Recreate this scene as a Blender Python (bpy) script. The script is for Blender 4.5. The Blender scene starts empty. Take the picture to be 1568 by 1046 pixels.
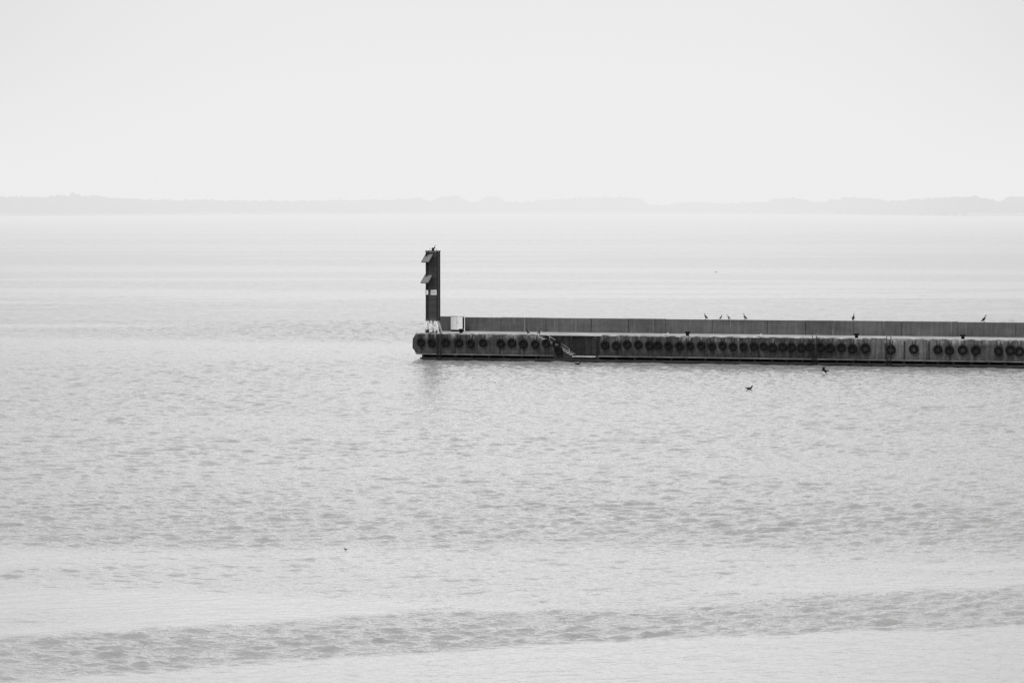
import bpy, bmesh, math, random
import numpy as np
from mathutils import Vector, Matrix, noise
random.seed(7)
scene=bpy.context.scene
scene.view_settings.view_transform='Standard'
try: scene.view_settings.look='None'
except: pass
scene.view_settings.exposure=0
R=math.radians
F=4355.0; H=16.7; HOR=318.0

# ------------------------------------------------------------ camera
cam=bpy.data.cameras.new("camera"); cam.lens=100; cam.sensor_width=36
cam.clip_start=1; cam.clip_end=60000
co=bpy.data.objects.new("camera",cam); scene.collection.objects.link(co)
co.location=(0,0,H); co.rotation_euler=(R(90)-math.atan((523-HOR)/F),0,0)
scene.camera=co

# ------------------------------------------------------------ node helpers
class NT:
    def __init__(s,tree): s.t=tree; s.n=tree.nodes; s.l=tree.links
    def new(s,typ,**k):
        n=s.n.new(typ)
        for a,b in k.items(): setattr(n,a,b)
        return n
    def put(s,sock,v):
        if isinstance(v,bpy.types.NodeSocket): s.l.new(v,sock)
        else: sock.default_value=v
    def math(s,op,a,b=0.0,c=0.0,clamp=False):
        n=s.new('ShaderNodeMath',operation=op,use_clamp=clamp)
        s.put(n.inputs[0],a); s.put(n.inputs[1],b); s.put(n.inputs[2],c)
        return n.outputs[0]
    def mr(s,v,a,b,c,d,smooth=False):
        n=s.new('ShaderNodeMapRange'); n.clamp=True
        if smooth: n.interpolation_type='SMOOTHSTEP'
        for i,x in enumerate((v,a,b,c,d)): s.put(n.inputs[i],x)
        return n.outputs[0]
    def noise(s,vec,scale=1,detail=3,rough=.5,dist=0.0,sc=(1,1,1),loc=(0,0,0),rot=(0,0,0)):
        m=s.new('ShaderNodeMapping'); s.put(m.inputs['Vector'],vec)
        m.inputs['Scale'].default_value=sc; m.inputs['Location'].default_value=loc; m.inputs['Rotation'].default_value=rot
        n=s.new('ShaderNodeTexNoise'); s.l.new(m.outputs[0],n.inputs['Vector'])
        n.inputs['Scale'].default_value=scale; n.inputs['Detail'].default_value=detail
        n.inputs['Roughness'].default_value=rough; n.inputs['Distortion'].default_value=dist
        return n.outputs['Fac']
    def grey(s,v):
        n=s.new('ShaderNodeCombineColor')
        for i in range(3): s.put(n.inputs[i],v)
        return n.outputs[0]

def new_mat(name):
    m=bpy.data.materials.new(name); m.use_nodes=True
    t=NT(m.node_tree); b=m.node_tree.nodes['Principled BSDF']
    return m,t,b

def simple_mat(name,lo,hi,scale=2.0,rough=.8,sc=(1,1,1),bump=0.02,metal=0,detail=5,contrast=(.35,.65),spec=.5):
    m,t,b=new_mat(name)
    tc=t.new('ShaderNodeTexCoord')
    f=t.noise(tc.outputs['Object'],scale,detail,.6,0,sc)
    v=t.mr(f,contrast[0],contrast[1],lo,hi)
    t.l.new(t.grey(v),b.inputs['Base Color'])
    b.inputs['Roughness'].default_value=rough; b.inputs['Metallic'].default_value=metal
    b.inputs['Specular IOR Level'].default_value=spec
    if bump:
        bp=t.new('ShaderNodeBump'); bp.inputs['Distance'].default_value=bump; bp.inputs['Strength'].default_value=.7
        t.l.new(f,bp.inputs['Height']); t.l.new(bp.outputs[0],b.inputs['Normal'])
    return m

# ------------------------------------------------------------ world (bright overcast, near-neutral)
w=bpy.data.worlds.new("World"); scene.world=w; w.use_nodes=True
t=NT(w.node_tree); bg=w.node_tree.nodes['Background']
SUN_EL=R(52); SUN_AZ=R(215)
sky=t.new('ShaderNodeTexSky'); sky.sky_type='NISHITA'; sky.sun_disc=False
sky.sun_elevation=SUN_EL; sky.sun_rotation=SUN_AZ; sky.dust_density=4; sky.air_density=1
bw=t.new('ShaderNodeRGBToBW'); t.l.new(sky.outputs[0],bw.inputs[0])
tc=t.new('ShaderNodeTexCoord'); sx=t.new('ShaderNodeSeparateXYZ'); t.l.new(tc.outputs['Generated'],sx.inputs[0])
X,Y,Z=sx.outputs
az=t.mr(t.math('MULTIPLY',X,X),0,.06,0,1,True)
base=t.math('SUBTRACT',9.05,t.math('MULTIPLY',az,2.2))
lowdip=t.math('MULTIPLY',t.mr(Z,0.0,.075,0,1,True),-0.85)
fwd=t.mr(Y,0.3,1.0,0,1,True)
side=t.mr(t.math('ABSOLUTE',t.math('SUBTRACT',X,-.005)),0.0,.3,1,.42,True)
hump=t.math('MULTIPLY',t.mr(Z,0.078,.16,0,1,True),t.mr(Z,.22,.6,1,.15,True))
up=t.math('ADD',t.math('MULTIPLY',t.mr(Z,.1,.5,0,1,True),2.0),t.math('MULTIPLY',hump,t.math('MULTIPLY',t.math('MULTIPLY',fwd,side),8.5)))
cl=t.noise(tc.outputs['Generated'],1.0,4,.5,0,(3,3,9))
cl=t.math('MULTIPLY',t.math('SUBTRACT',cl,.5),.7)
s_=t.math('ADD',t.math('ADD',base,lowdip),t.math('ADD',up,cl))
s_=t.math('ADD',s_,t.math('MULTIPLY',bw.outputs[0],.04))
t.l.new(t.grey(s_),bg.inputs['Color']); bg.inputs['Strength'].default_value=.1

sd=bpy.data.lights.new("sun",'SUN'); sd.energy=1.4; sd.angle=R(14); sd.color=(1,.99,.98)
so=bpy.data.objects.new("sun",sd); scene.collection.objects.link(so)
dirv=Vector((math.sin(SUN_AZ)*math.cos(SUN_EL),math.cos(SUN_AZ)*math.cos(SUN_EL),math.sin(SUN_EL)))
so.rotation_euler=dirv.to_track_quat('Z','Y').to_euler(); so.location=(0,-50,80)

# ------------------------------------------------------------ geometry helpers
def obj_from_bm(name,bm,mats,parent=None,smooth=False):
    me=bpy.data.meshes.new(name); 
    bmesh.ops.recalc_face_normals(bm,faces=bm.faces[:])
    bm.to_mesh(me); bm.free()
    for m in (mats if isinstance(mats,(list,tuple)) else [mats]): me.materials.append(m)
    if smooth:
        for p in me.polygons: p.use_smooth=True
    o=bpy.data.objects.new(name,me); scene.collection.objects.link(o)
    if parent: o.parent=parent
    return o
CUBEF=((0,1,3,2),(4,6,7,5),(0,4,5,1),(2,3,7,6),(0,2,6,4),(1,5,7,3))
def box(bm,a,b,mi=0,rot=None,bev=0):
    c=Vector([(a[i]+b[i])/2 for i in range(3)]); s=[abs(b[i]-a[i])/2 for i in range(3)]
    vs=[]
    for i in (-1,1):
        for j in (-1,1):
            for k in (-1,1):
                p=Vector((i*s[0],j*s[1],k*s[2]))
                if rot: p=rot@p
                vs.append(bm.verts.new(p+c))
    fs=[bm.faces.new([vs[q] for q in f]) for f in CUBEF]
    for f in fs: f.material_index=mi
    if bev:
        es=set(e for f in fs for e in f.edges)
        bmesh.ops.bevel(bm,geom=list(es),offset=bev,segments=1,affect='EDGES')
def beam(bm,p,q,r,mi=0,n=6,r2=None):
    tube(bm,[p,q],[r,r2 if r2 else r],n,mi)
def tube(bm,pts,rad,n=8,mi=0,flat=1.0,cap=True):
    pts=[Vector(p) for p in pts]; rings=[]
    for i,p in enumerate(pts):
        d=(pts[min(i+1,len(pts)-1)]-pts[max(i-1,0)]).normalized()
        up=Vector((0,0,1)) if abs(d.z)<.95 else Vector((0,1,0))
        a=d.cross(up).normalized(); b=a.cross(d).normalized()
        rings.append([bm.verts.new(p+a*math.cos(2*math.pi*k/n)*rad[i]*flat+b*math.sin(2*math.pi*k/n)*rad[i]) for k in range(n)])
    for i in range(len(rings)-1):
        for k in range(n):
            f=bm.faces.new((rings[i][k],rings[i][(k+1)%n],rings[i+1][(k+1)%n],rings[i+1][k])); f.material_index=mi; f.smooth=True
    if cap:
        for r_ in (rings[0],rings[-1]):
            f=bm.faces.new(r_); f.material_index=mi
def torus(bm,c,axis,R1,r1,n=20,m=8,mi=0,squash=1.0):
    axis=Vector(axis).normalized(); up=Vector((0,0,1)); a=axis.cross(up).normalized(); b=a.cross(axis).normalized(); c=Vector(c)
    rings=[]
    for i in range(n):
        th=2*math.pi*i/n; d=a*math.cos(th)+b*math.sin(th)
        rings.append([bm.verts.new(c+d*(R1+r1*math.cos(2*math.pi*k/m))+axis*r1*squash*math.sin(2*math.pi*k/m)) for k in range(m)])
    for i in range(n):
        for k in range(m):
            f=bm.faces.new((rings[i][k],rings[(i+1)%n][k],rings[(i+1)%n][(k+1)%m],rings[i][(k+1)%m])); f.material_index=mi; f.smooth=True

# ------------------------------------------------------------ sea: one real wave surface
rng=np.random.default_rng(5)
def fields(x,y):
    def vn(x,y,sx_,sy_,seed,octs=3):
        r=np.random.default_rng(seed); T=r.random((256,256)); out=0; amp=1; tot=0
        for o in range(octs):
            u=x*sx_*2**o+17.3*o+1000; v=y*sy_*2**o+5.1*o+1000
            iu=np.floor(u).astype(int); iv=np.floor(v).astype(int); fu=u-iu; fv=v-iv
            fu=fu*fu*(3-2*fu); fv=fv*fv*(3-2*fv)
            a=T[iu%256,iv%256]; b=T[(iu+1)%256,iv%256]; c=T[iu%256,(iv+1)%256]; d=T[(iu+1)%256,(iv+1)%256]
            out=out+amp*((a*(1-fu)+b*fu)*(1-fv)+(c*(1-fu)+d*fu)*fv); tot+=amp; amp*=.5
        return out/tot
    def ss(v,a,b): 
        k=np.clip((v-a)/(b-a),0,1); return k*k*(3-2*k)
    warp=(vn(x,y,.045,.05,1)-.5)*7 + (vn(x,y,.3,.5,11)-.5)*1.2
    s=y-.33*x+warp
    near=1-ss(s,106.5,108.5)
    band=ss(s,118,119.5)*(1-ss(y+warp*.8,134,143))
    band=band*(.6+.4*ss(vn(x,y,.03,.10,2),.36,.6))
    far=np.clip((y-145)/40,0,1)
    st1=ss(vn(x-.1*y,y,.007,.03,3,4),.54,.68)
    st2=ss(vn(x+.1*y,y,.0017,.009,4,4),.52,.66)
    strk=np.maximum(st1,st2)*far*.8*np.clip((y-270)/90,.4,1)
    calm=np.maximum(np.maximum(near*.92,band),strk)
    gust=.8+.45*ss(vn(x,y,.03,.06,6,4),.3,.7)
    return calm,gust
ts=np.concatenate([[-6,-3,-1.5,-.8,-.45],np.linspace(-.24,.24,640),[.45,.8,1.5,3,6]])
ds=[84.0]
while ds[-1]<2600: ds.append(ds[-1]*(1+1/(900.0 if ds[-1]<420 else 450)))
ds=np.array(ds+[3200,4200,6000,9000,13000,20000])
Dg,Tg=np.meshgrid(ds,ts,indexing='ij')
xg=Tg*Dg; yg=Dg.copy()
calm,gust=fields(xg,yg)
amp=(1-.85*calm)*gust
z=np.zeros_like(xg); N=84
main=R(-78)
for i in range(N):
    lam=math.exp(rng.uniform(math.log(.36),math.log(2.8)))
    th=main+rng.normal(0,.48); k=2*math.pi/lam
    slope=.29*math.sqrt(2/N)*(1.0 if lam<1.5 else .6)
    sp=Dg/np.where(Dg<420,900.0,450.0)
    fade=np.clip((lam/sp-1.0)/1.0,0,1)
    ph=rng.uniform(0,6.28)
    z+=slope/k*fade*np.sin(k*(xg*math.cos(th)+yg*math.sin(th))+ph)
z*=amp
inside=(np.abs(Tg)<=.24)&(Dg<2600)
z=np.where(inside,z,0)
co_=np.stack([xg,yg,z],-1).reshape(-1,3)
nr,nc=xg.shape
idx=np.arange(nr*nc).reshape(nr,nc)
q=np.stack([idx[:-1,:-1],idx[:-1,1:],idx[1:,1:],idx[1:,:-1]],-1).reshape(-1,4)
extra=np.stack([ts*84,np.full(nc,-1500.0),np.zeros(nc)],-1); ei=np.arange(nc)+nr*nc
q2=np.stack([ei[:-1],ei[1:],idx[0,1:],idx[0,:-1]],-1)
co_=np.vstack([co_,extra]); q=np.vstack([q,q2])
me=bpy.data.meshes.new("sea"); me.vertices.add(len(co_)); me.vertices.foreach_set("co",co_.astype(np.float32).ravel())
me.loops.add(q.size); me.loops.foreach_set("vertex_index",q.astype(np.int32).ravel())
me.polygons.add(len(q)); me.polygons.foreach_set("loop_start",np.arange(0,q.size,4,dtype=np.int32))
me.update(calc_edges=True)
me.polygons.foreach_set("use_smooth",np.ones(len(q),dtype=bool))
at=me.attributes.new("calm",'FLOAT','POINT'); cv=np.concatenate([calm.ravel(),np.zeros(nc)]); at.data.foreach_set("value",cv.astype(np.float32))
mw,t,b=new_mat("sea_water")
g=t.new('ShaderNodeNewGeometry'); P=g.outputs['Position']
an=t.new('ShaderNodeAttribute'); an.attribute_name="calm"; calmS=an.outputs['Fac']
sx=t.new('ShaderNodeSeparateXYZ'); t.l.new(P,sx.inputs[0]); Y=sx.outputs[1]
n1=t.noise(P,1,2,.6,0,(2.2,3.6,1),(0,0,0),(0,0,R(8)))
h=t.math('MULTIPLY',n1,t.mr(calmS,0,1,.12,.02))
bp=t.new('ShaderNodeBump'); bp.inputs['Distance'].default_value=1.0; bp.inputs['Strength'].default_value=1.0
t.l.new(h,bp.inputs['Height']); t.l.new(bp.outputs[0],b.inputs['Normal'])
b.inputs['Base Color'].default_value=(.30,.30,.30,1); b.inputs['IOR'].default_value=1.34
ro=t.math('ADD',t.mr(Y,100,900,.07,.25),t.math('MULTIPLY',calmS,-.02)); t.l.new(ro,b.inputs['Roughness'])
me.materials.append(mw)
sea=bpy.data.objects.new("sea",me); scene.collection.objects.link(sea)

# ------------------------------------------------------------ haze (homogeneous absorbing volume; its airlight is added as emission)
def haze(name,a,b_,sig,L):
    m=bpy.data.materials.new(name); m.use_nodes=True; tt=NT(m.node_tree); tt.n.clear()
    out=tt.new('ShaderNodeOutputMaterial'); ab=tt.new('ShaderNodeVolumeAbsorption'); em=tt.new('ShaderNodeEmission'); ad=tt.new('ShaderNodeAddShader')
    ab.inputs['Color'].default_value=(0,0,0,1); ab.inputs['Density'].default_value=sig
    em.inputs['Color'].default_value=(1,1,1,1); em.inputs['Strength'].default_value=sig*L
    tt.l.new(ab.outputs[0],ad.inputs[0]); tt.l.new(em.outputs[0],ad.inputs[1]); tt.l.new(ad.outputs[0],out.inputs['Volume'])
    try: m.cycles.homogeneous_volume=True
    except Exception as e: print(e)
    bm=bmesh.new(); box(bm,a,b_); return obj_from_bm(name,bm,m)
haze("sea_haze",(-14500,345,-2),(14500,14500,140),.00037,.85)

# ------------------------------------------------------------ far shore
mf=simple_mat("distant_foliage",.03,.09,.02,.95,bump=0)
ms=simple_mat("shore_land",.10,.3,.004,.95,bump=0,sc=(1,4,1))
prof=[(-250,300),(-120,303),(0,301),(60,302),(120,298),(180,304),(270,306),(420,308),(600,306),(640,303),(662,310),(678,301),(700,300),(716,309),(735,309),(748,300),(760,301),(772,309),(800,310),(840,306),(900,303),(975,302),(990,313),(1015,315),(1045,310),(1070,308),(1090,312),(1150,310),(1180,309),(1195,303),(1225,304),(1240,310),(1262,310),(1290,304),(1310,302),(1370,308),(1420,304),(1490,301),(1515,305),(1532,311),(1548,302),(1568,301),(1700,304),(1850,303)]
def lerp(a,b,k): return a+(b-a)*max(0,min(1,k))
def shore_d(px):
    if px<760: return lerp(5600,7800,px/760)
    if px<1100: return 7800
    return lerp(7800,5600,(px-1100)/380)
def top_at(px):
    for (a,ya),(b_,yb) in zip(prof,prof[1:]):
        if a<=px<=b_: return ya+(yb-ya)*(px-a)/(b_-a)
    return 303
tb=bmesh.new(); bmesh.ops.create_icosphere(tb,subdivisions=2,radius=1)
TV_=[v.co.copy() for v in tb.verts]; TF=[[v.index for v in f.verts] for f in tb.faces]; tb.free()
V=[];Fc=[]
def clump(c,r,hh):
    sd_=Vector((random.random()*50,random.random()*50,0)); o=len(V)
    for v in TV_:
        k=1+.5*noise.noise(v*2.2+sd_)
        V.append((c[0]+v.x*r*k,c[1]+v.y*r*k,c[2]+v.z*hh*k))
    Fc.extend([[i+o for i in f] for f in TF])
px=-240.0
while px<1820:
    D=shore_d(px); yt=top_at(px)+random.uniform(-.8,2.0)
    ht=H+(HOR-yt)*D/F
    x=(px-784)/F*D
    rr=random.uniform(7,15)*D/6000
    hh=min(ht*.5,rr*.9)
    clump((x,D+random.uniform(-30,60),ht-hh),rr,hh)
    clump((x+random.uniform(-8,8),D+random.uniform(-60,30),(ht-hh)*.55),rr*1.3,max(6,(ht-hh)*.6))
    px+=random.uniform(2.0,4.2)
mt=bpy.data.meshes.new("distant_tree_line"); mt.from_pydata(V,[],Fc); mt.materials.append(mf)
scene.collection.objects.link(bpy.data.objects.new("distant_tree_line",mt))
bm=bmesh.new()
prev=None; px=-260
while px<1850:
    D=shore_d(px); x=(px-784)/F*D
    hz=5+8*(noise.noise(Vector((px*.01,3,0)))+.5)
    row=[bm.verts.new((x,D-160+60*noise.noise(Vector((px*.02,0,0))),-.5)),bm.verts.new((x,D-90,hz*.5)),bm.verts.new((x,D,hz)),bm.verts.new((x*1.15,D+1500,hz*1.6)),bm.verts.new((x*1.15,D+1600,-1))]
    if prev:
        for k in range(4): bm.faces.new((prev[k],row[k],row[k+1],prev[k+1]))
    prev=row; px+=10
obj_from_bm("far_shore",bm,ms)

# ------------------------------------------------------------ pier frame
x0,y0=-10.6,312.0; ang=R(-14.6); c_,s_n=math.cos(-ang),math.sin(-ang)
def U(px,v=0.0):
    k=(px-784)/F
    return (k*(y0+v*c_)-x0-v*s_n)/(c_+k*s_n)
PM=Matrix.Translation((x0,y0,0))@Matrix.Rotation(ang,4,'Z')
def root(name,loc=(0,0,0),rz=0):
    e=bpy.data.objects.new(name,None); scene.collection.objects.link(e); e.empty_display_size=.5
    e.matrix_world=PM@Matrix.Translation(loc)@Matrix.Rotation(rz,4,'Z'); return e
def place(o,loc=(0,0,0),rz=0,s=1): o.matrix_world=PM@Matrix.Translation(loc)@Matrix.Rotation(rz,4,'Z')@Matrix.Scale(s,4)

# materials
mfront,t,b=new_mat("stained_concrete")
tc=t.new('ShaderNodeTexCoord'); O=tc.outputs['Object']
big=t.noise(O,1,4,.6,0,(.12,.3,.6),(2,0,0)); streak=t.noise(O,1,4,.7,0,(2.4,.3,.22)); fine=t.noise(O,6,4,.7)
sx=t.new('ShaderNodeSeparateXYZ'); t.l.new(O,sx.inputs[0])
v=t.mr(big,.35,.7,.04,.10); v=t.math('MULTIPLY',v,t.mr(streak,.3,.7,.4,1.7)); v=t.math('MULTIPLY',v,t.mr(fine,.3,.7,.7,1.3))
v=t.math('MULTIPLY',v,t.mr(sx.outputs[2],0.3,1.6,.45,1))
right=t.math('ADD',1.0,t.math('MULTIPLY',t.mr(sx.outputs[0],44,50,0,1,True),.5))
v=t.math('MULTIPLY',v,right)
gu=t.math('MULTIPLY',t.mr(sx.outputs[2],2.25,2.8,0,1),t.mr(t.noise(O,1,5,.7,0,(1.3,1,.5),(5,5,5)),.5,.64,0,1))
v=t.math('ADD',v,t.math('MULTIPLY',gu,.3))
t.l.new(t.grey(v),b.inputs['Base Color']); b.inputs['Roughness'].default_value=.9; b.inputs['Specular IOR Level'].default_value=.2
bp=t.new('ShaderNodeBump'); bp.inputs['Distance'].default_value=.05; t.l.new(streak,bp.inputs['Height']); t.l.new(bp.outputs[0],b.inputs['Normal'])

mdeck=simple_mat("pale_deck_concrete",.22,.5,.9,.85,sc=(.6,1.5,1))
mguano=simple_mat("guano_stained_stone",.25,.65,3.0,.85)
mpar,t,b=new_mat("parapet_concrete")
tc=t.new('ShaderNodeTexCoord'); O=tc.outputs['Object']
sx=t.new('ShaderNodeSeparateXYZ'); t.l.new(O,sx.inputs[0])
a1=t.noise(O,1,4,.6,0,(.15,1,.5)); a2=t.noise(O,1,4,.7,0,(3,1,.25)); a3=t.noise(O,5,4,.7)
v=t.mr(a1,.3,.7,.07,.13); v=t.math('MULTIPLY',v,t.mr(a2,.3,.7,.7,1.3)); v=t.math('MULTIPLY',v,t.mr(a3,.3,.7,.85,1.15))
wet=t.mr(t.noise(O,1,4,.7,0,(4,1,.12),(3,3,3)),.64,.7,0,.15); v=t.math('ADD',v,wet)
t.l.new(t.grey(v),b.inputs['Base Color']); b.inputs['Roughness'].default_value=.9; b.inputs['Specular IOR Level'].default_value=.2
mrub=simple_mat("tyre_rubber",.006,.016,8,.95,bump=.01,spec=.15)
mwood=simple_mat("wet_timber",.02,.06,2,.85,sc=(.4,3,3),spec=.2)
mdark=simple_mat("shaded_recess_concrete",.008,.02,2,.9,spec=.2)  # shade of the recess under the ledge put into a near-black colour
msteel=simple_mat("galvanised_steel",.35,.55,6,.5,bump=.003,metal=.2)
mtower=simple_mat("grey_tower_panel",.045,.065,1.2,.7,bump=.004,sc=(1,1,3),spec=.2)
mtedge=simple_mat("dark_tower_edge",.015,.025,3,.7,bump=.004,spec=.2)
mwhite=simple_mat("white_paint",.78,.88,2,.5,bump=.002)
mpv,t,b=new_mat("solar_cells"); 
tc=t.new('ShaderNodeTexCoord'); br=t.new('ShaderNodeTexBrick'); t.l.new(tc.outputs['Object'],br.inputs['Vector'])
br.inputs['Color1'].default_value=(.1,.1,.1,1);br.inputs['Color2'].default_value=(.13,.13,.13,1);br.inputs['Mortar'].default_value=(.3,.3,.3,1)
br.inputs['Scale'].default_value=5; br.inputs['Mortar Size'].default_value=.02; t.l.new(br.outputs[0],b.inputs['Base Color']); b.inputs['Roughness'].default_value=.2
mbird=simple_mat("dark_plumage",.012,.03,12,.8,bump=.003,spec=.2)
mgull=simple_mat("pale_plumage",.5,.75,12,.7,bump=.003)

TOP=2.82; L=150; VB=8.6
pier=root("pier")
uA,uB=U(826),U(919)
bm=bmesh.new()
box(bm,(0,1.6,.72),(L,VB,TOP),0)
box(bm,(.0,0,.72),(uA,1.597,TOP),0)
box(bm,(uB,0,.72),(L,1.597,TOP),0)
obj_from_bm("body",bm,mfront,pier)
bm=bmesh.new()
prof2=[(0,TOP-.003),(-.05,TOP-.1),(-.32,2.3),(-.35,1.3),(-.1,1.0),(0,.75)]
f1=[bm.verts.new((u,.003,z_)) for u,z_ in prof2]; f2=[bm.verts.new((u,VB-.01,z_)) for u,z_ in prof2]
bm.faces.new(f1); bm.faces.new(f2)
for i in range(len(prof2)): j=(i+1)%len(prof2); bm.faces.new((f1[i],f1[j],f2[j],f2[i]))
obj_from_bm("nose",bm,mfront,pier)
bm=bmesh.new()
box(bm,(.6,.7,-2),(L,VB-.3,.715),0)
obj_from_bm("substructure",bm,mdark,pier)
bm=bmesh.new()
box(bm,(.15,-.22,.60),(uA+1.6,.75,.717),0,bev=.02); box(bm,(uB-.2,-.22,.60),(L,.75,.717),0,bev=.02)
obj_from_bm("ledge",bm,simple_mat("pale_wet_ledge",.07,.2,1.5,.8,sc=(.5,2,2)),pier)
bm=bmesh.new()
box(bm,(.55,-.12,.08),(L,.12,.30),0,bev=.02)
u=.7
while u<L:
    w_=random.uniform(.22,.32); box(bm,(u,.14,-2),(u+w_,.5,.598),0); u+=random.uniform(1.5,2.1)
obj_from_bm("timber_walers",bm,mwood,pier)
bm=bmesh.new()
box(bm,(-.02,.35,TOP+.004),(L,VB-.5,TOP+.03),0)
obj_from_bm("deck",bm,mdeck,pier)
bm=bmesh.new()
u=0
while u<L:
    n=random.uniform(3.2,4.6); e=u+n
    if not (e>uA-.2 and u<uB+.2):
        box(bm,(u,.0,TOP+.004),(e-.04,.345,TOP+.13+random.uniform(-.02,.02)),0,bev=.02)
    elif u<uA-.2:
        box(bm,(u,.0,TOP+.004),(uA-.25,.345,TOP+.13),0,bev=.02); e=uB+.2
    u=e
obj_from_bm("kerb",bm,simple_mat("kerb_stone",.1,.55,1.1,.85,contrast=(.4,.62)),pier)
bm=bmesh.new()
ns=12; run=(U(876)-uA)/ns; rise=(TOP-.85)/ns
for i in range(ns):
    za=TOP-(i+1)*rise
    box(bm,(uA+.003+i*run,.05,.3),(uA+(i+1)*run-.002,1.594,za),0)
    box(bm,(uA+.003+i*run-.03,-.03,za-.07),(uA+(i+1)*run+.03,1.59,za+.01+.001*i),1)
box(bm,(uA+ns*run,.05,.2),(uB-.003,1.594,.62),0)
box(bm,(uA+ns*run+.05,-.15,.55),(uB-.5,1.59,.66),1)
obj_from_bm("stairs",bm,[mfront,mguano],pier)
bm=bmesh.new()
uu=U(826)
for k in range(4): beam(bm,(uu+k*1.1,.2,TOP-k*.65),(uu+k*1.1,.2,TOP-k*.65+.55),.025)
beam(bm,(uu,.2,TOP+.55),(uu+3.3,.2,TOP-1.95+.55),.03)
obj_from_bm("stair_rail",bm,msteel,pier)
bm=bmesh.new()
for px_ in (673,1248,1362):
    uu=U(px_)
    for d in (-.22,.22): beam(bm,(uu+d,-.3,-.5),(uu+d,-.3,TOP+.35),.045)
    zz=.1
    while zz<TOP+.2: beam(bm,(uu-.22,-.3,zz),(uu+.22,-.3,zz),.025); zz+=.3
obj_from_bm("ladders",bm,mtedge,pier)
bm=bmesh.new()
for px_,v_ in ((706,.9),(1053,.9),(1312,.9),(1475,.9)):
    uu=U(px_,v_)
    tube(bm,[(uu,v_,TOP),(uu,v_,TOP+.35),(uu,v_,TOP+.4),(uu,v_,TOP+.55),(uu,v_,TOP+.6)],[.2,.17,.28,.28,.18],12)
obj_from_bm("bollards",bm,mrub,pier)

bm=bmesh.new()
u=U(712,VB-.4); PT=4.42
box(bm,(U(671,VB-.4),VB-.5,TOP),(U(690,VB-.4),VB,PT+.05),0,bev=.03)
while u<L:
    n=random.choice((4.2,5.2,6.1)); box(bm,(u,VB-.48,TOP),(u+n-.03,VB,PT+random.uniform(-.02,.02)),0,bev=.03); u+=n
par=obj_from_bm("parapet_wall",bm,mpar); place(par)

tp=[645,661,683,703,721,740,767,784,802,820,837,853,927,944,961,978,995,1008,1024,1041,1057,1074,1091,1107,1123,1139,1155,1170,1184,1199,1213,1228,1241,1257,1272,1289,1306,1326,1365,1400,1437,1455,1475,1495,1530,1548,1562,1590,1612,1640,1670,1700]
bm=bmesh.new(); bmr=bmesh.new()
for i,px_ in enumerate(tp):
    uu=U(px_); z_=random.uniform(1.85,2.0)-(.1 if px_>1340 else 0); R1=random.uniform(.31,.36)*(1.1 if px_>1250 else 1)
    torus(bm,(uu,-.17-random.uniform(0,.08),z_),(random.uniform(-.15,.15),1,random.uniform(-.05,.05)),R1,.145,22,8,0,1.2)
    beam(bmr,(uu-.1,-.08,z_+R1),(uu-.2,-.03,TOP),.03); beam(bmr,(uu+.1,-.08,z_+R1),(uu+.2,-.03,TOP),.03)
for px_ in (856,):
    uu=U(px_); torus(bm,(uu,-.25,1.25),(.1,1,.3),.36,.15,22,8)
ty=obj_from_bm("tyre_fenders",bm,mrub); place(ty)
o=obj_from_bm("chains",bmr,mtedge,pier)
bm=bmesh.new()
u=.6
while u<L:
    if not (uA-.4<u<uB+.3): box(bm,(u,-.09,.72),(u+.16,-.003,TOP-.1-random.uniform(0,.3)),0)
    u+=random.uniform(1.7,3.4)
obj_from_bm("fender_timbers",bm,mwood,pier)

# ------------------------------------------------------------ beacon tower
TV=4.0; tu=U(663,TV); tw=root("beacon_tower",(tu,TV,TOP+.03))
zb=1.45; zt=8.95; hw=.70
bm=bmesh.new(); box(bm,(-hw+.06,-.42,zb),(hw-.06,.42,zt),0)
z_=zb+.75
while z_<zt-.3: box(bm,(-hw+.08,-.432,z_),(hw-.08,-.421,z_+.03),1); z_+=.75
obj_from_bm("column_panels",bm,[mtower,mtedge],tw)
bm=bmesh.new()
for sx_ in (-1,1):
    for sy in (-1,1):
        w2=.10 if sx_<0 else .14
        xa=sx_*hw; box(bm,(min(xa,xa-sx_*w2),sy*.46-.05,zb-.05),(max(xa,xa-sx_*w2),sy*.46+.05,zt+.03))
box(bm,(-hw-.04,-.54,zt+.033),(hw+.04,.54,zt+.12)); box(bm,(-hw-.03,-.53,zb-.15),(hw+.03,.53,zb-.053))
box(bm,(-hw+.14,-.455,zb),(-hw+.30,-.435,zt))  # dark strip gives the column's shaded left side as colour
obj_from_bm("corner_frame_and_shade_strip",bm,mtedge,tw)
bm=bmesh.new()
B=.84; T=.5
cs=[(-1,-1),(1,-1),(1,1),(-1,1)]
for i,(a,b_) in enumerate(cs):
    beam(bm,(a*B,b_*B*.8,0),(a*T,b_*.4,zb-.15),.055)
    a2,b2=cs[(i+1)%4]
    beam(bm,(a*B*.98,b_*B*.79,.08),(a2*T*1.05,b2*.42,zb-.25),.03); beam(bm,(a2*B*.98,b2*B*.79,.08),(a*T*1.05,b_*.42,zb-.25),.03)
    box(bm,(a*B-.14,b_*B*.8-.14,0),(a*B+.14,b_*B*.8+.14,.05))
beam(bm,(0,0,0),(0,0,zb-.1),.10)
obj_from_bm("lattice_legs",bm,mwhite,tw)
bm=bmesh.new(); box(bm,(-.95,-.85,-.02),(1.0,.85,.0),0); box(bm,(-.75,-.5,0),(-.4,-.2,.35)); box(bm,(.45,-.45,0),(.85,-.1,.28))
obj_from_bm("base_plinth",bm,mtedge,tw)
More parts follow.
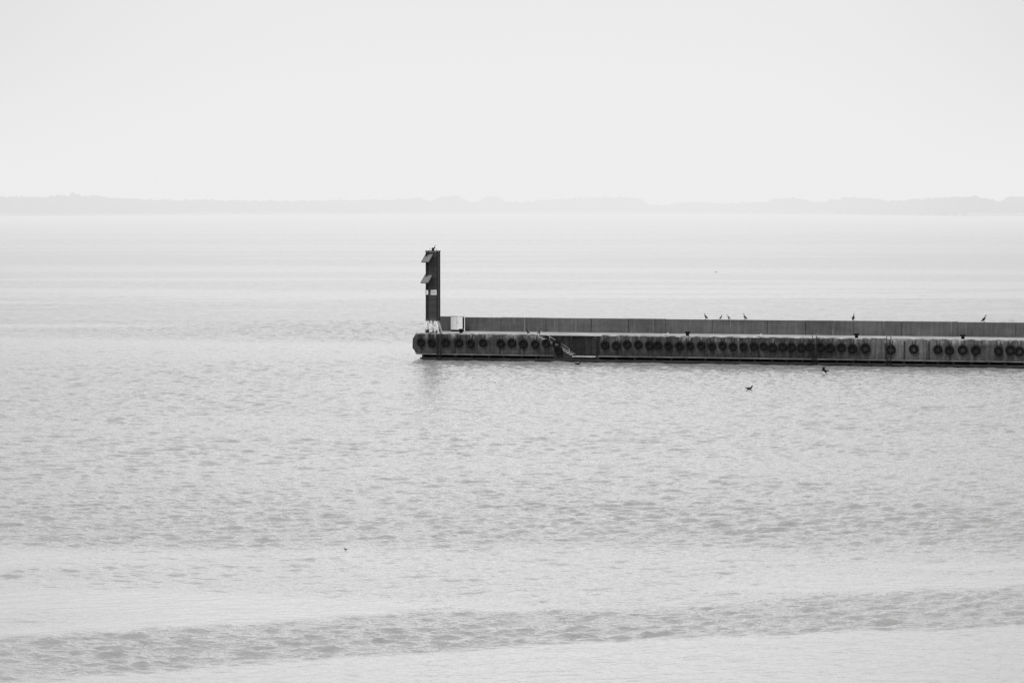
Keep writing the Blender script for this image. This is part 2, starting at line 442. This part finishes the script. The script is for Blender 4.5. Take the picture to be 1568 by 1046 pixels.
def panel(name,zc,px_off):
    e=Vector((.82,-.57,0)).normalized(); n_=Vector((-.57,-.82,0)).normalized()
    dn=(n_*.62-Vector((0,0,.86))).normalized()
    c=Vector((px_off,-.75,zc)); nn=e.cross(dn).normalized()
    if nn.z<0: nn=-nn
    M=Matrix((( e.x,dn.x,nn.x,c.x),(e.y,dn.y,nn.y,c.y),(e.z,dn.z,nn.z,c.z),(0,0,0,1)))
    bm=bmesh.new()
    box(bm,(-.62,-.52,-.02),(.62,.52,.02),0)
    for a,b_ in (((-.68,-.58,-.035),(.68,-.523,.035)),((-.68,.523,-.035),(.68,.58,.035)),((-.68,-.52,-.035),(-.623,.52,.035)),((.623,-.52,-.035),(.68,.52,.035))): box(bm,a,b_,1)
    bmesh.ops.transform(bm,matrix=M,verts=bm.verts[:])
    beam(bm,c+dn*.35-nn*.03,(-.3,-.42,zc-.35),.03,1); beam(bm,c-dn*.35-nn*.03,(-.3,-.42,zc+.3),.03,1); beam(bm,c+dn*.4-nn*.03,(-.3,-.42,zc+.1),.025,1)
    obj_from_bm(name,bm,[mpv,mtedge],tw)
panel("solar_panel_upper",8.25,-.42); panel("solar_panel_lower",5.95,-.5)
bm=bmesh.new()
zs=4.45
box(bm,(-.12,-.475,zs-.27),(.58,-.445,zs+.27),0); box(bm,(-.62,-.52,zs-.25),(-.42,-.50,zs+.25),0)
for k in range(2):
    for j in range(4): box(bm,(-.05+j*.15,-.480,zs-.16+k*.2),(-.05+j*.15+.09,-.4755,zs-.06+k*.2),1)
obj_from_bm("sign_plates",bm,[mwhite,mtedge],tw)
bm=bmesh.new()
tube(bm,[(0,0,zt+.12),(0,0,zt+.2),(0,0,zt+.22),(0,0,zt+.4),(0,0,zt+.46)],[.12,.12,.16,.14,.04],10)
beam(bm,(-.35,0,zt+.1),(-.35,0,zt+.45),.02); beam(bm,(.4,.1,zt+.1),(.4,.1,zt+.35),.02)
obj_from_bm("beacon_lamp",bm,mtedge,tw)

cb=root("utility_cabinet",(U(700.5,6.8),6.8,TOP+.03))
bm=bmesh.new(); box(bm,(-.68,-.4,.22),(.68,.4,1.74),0,bev=.02); box(bm,(-.73,-.46,1.743),(.73,.46,1.80),0)
obj_from_bm("body",bm,mwhite,cb)
bm=bmesh.new(); box(bm,(-.66,-.38,0),(.66,.38,.218)); box(bm,(-.005,-.408,.3),(.005,-.401,1.68)); box(bm,(.06,-.43,.95),(.1,-.401,1.1))
box(bm,(.682,-.3,.3),(.70,.3,1.6))
obj_from_bm("plinth_and_door_gap",bm,mtedge,cb)

# ------------------------------------------------------------ birds
def cormorant(loc,rz=0,s=1):
    bm=bmesh.new()
    tube(bm,[(-.34,0,.10),(-.22,0,.17),(-.12,0,.24),(0,0,.34),(.09,0,.45),(.13,0,.54),(.12,0,.63),(.14,0,.71),(.19,0,.755),(.235,0,.755),(.32,0,.745)],
         [.02,.05,.09,.125,.105,.06,.038,.036,.045,.03,.008],10)
    for sy in (-1,1):
        tube(bm,[(.08,sy*.09,.46),(-.04,sy*.12,.34),(-.2,sy*.07,.2),(-.3,sy*.03,.14)],[.04,.08,.05,.01],8,flat=.5)
        tube(bm,[(0,sy*.05,.26),(.01,sy*.055,.1),(.0,sy*.055,.015)],[.035,.018,.018],6)
        tube(bm,[(-.02,sy*.055,.012),(.11,sy*.075,.008)],[.02,.03],6)
    o=obj_from_bm("cormorant",bm,mbird,smooth=True); place(o,loc,rz,s); return o
pv=VB-.25
for px_,rz,s in ((1081,2.9,.85),(1104,0,.68),(1116,3.1,.68),(1141,2.9,.85),(1307,1.4,1),(1507,.3,1)):
    cormorant((U(px_,pv),pv,PT+.0),rz,s)
for px_,rz,s in ((808,3.0,.8),(826,.2,.8)): cormorant((U(px_,.2),.2,TOP+.12),rz,s)
o=cormorant((tu+.12,TV,TOP+.03+zt+.115),.4,.75)
def gull(wpos,rz,s=1,mat=None,name="gull"):
    bm=bmesh.new()
    tube(bm,[(-.3,0,.14),(-.2,0,.12),(-.08,0,.09),(.05,0,.08),(.14,0,.13),(.18,0,.2),(.2,0,.27),(.25,0,.29),(.29,0,.28),(.35,0,.265)],[.015,.05,.09,.1,.08,.05,.045,.05,.03,.008],10)
    for sy in (-1,1): tube(bm,[(.08,sy*.07,.13),(-.05,sy*.09,.13),(-.22,sy*.05,.14),(-.36,sy*.02,.15)],[.03,.06,.04,.01],8,flat=.5)
    o=obj_from_bm(name,bm,mat or mbird,smooth=True)
    o.matrix_world=Matrix.Translation(wpos)@Matrix.Rotation(rz,4,'Z')@Matrix.Scale(s,4); return o
def sea_at(px,py):
    D=F*H/(py-HOR); return ((px-784)/F*D,D)
for px_,py,rz,s in ((528,843.5,3.1,.3),(1148,597,.2,1.15),(885,559,0,1.1)):
    x,y=sea_at(px_,py); gull((x,y,0),rz,s,mbird,"duck")
for px_ in (1020,1163):
    p=PM@Vector((U(px_,.2),.2,TOP+.14)); gull(p,.3,1.0,mgull)
p=PM@Vector((U(1463,pv),pv,PT-.02)); gull(p,2.8,.9,mgull)
def flying(pos,rz,s,roll=0):
    bm=bmesh.new()
    tube(bm,[(-.42,0,0),(-.25,0,0),(0,0,0),(.15,0,.02),(.3,0,.04),(.4,0,.05),(.48,0,.04)],[.03,.07,.1,.08,.04,.04,.01],10)
    for sy in (-1,1):
        pts=[(.1,.06,.04,.15),(.14,.3,.16,.13),(.05,.55,.15,.1),(-.1,.8,.05,.02)]
        fr=[bm.verts.new((a+c,sy*b_,z_)) for a,b_,z_,c in pts]; bk=[bm.verts.new((a-c,sy*b_,z_-.01)) for a,b_,z_,c in pts]; 
        for i in range(3): bm.faces.new((fr[i],fr[i+1],bk[i+1],bk[i]))
    o=obj_from_bm("flying_cormorant",bm,mbird); o.matrix_world=Matrix.Translation(pos)@Matrix.Rotation(rz,4,'Z')@Matrix.Rotation(roll,4,'X')@Matrix.Scale(s,4)
D=285; flying(((1264-784)/F*D,D,H-(568-HOR)*D/F),2.9,1.0,.5)
D=520; flying(((1096-784)/F*D,D,H-(417-HOR)*D/F),.2,.5,.3)
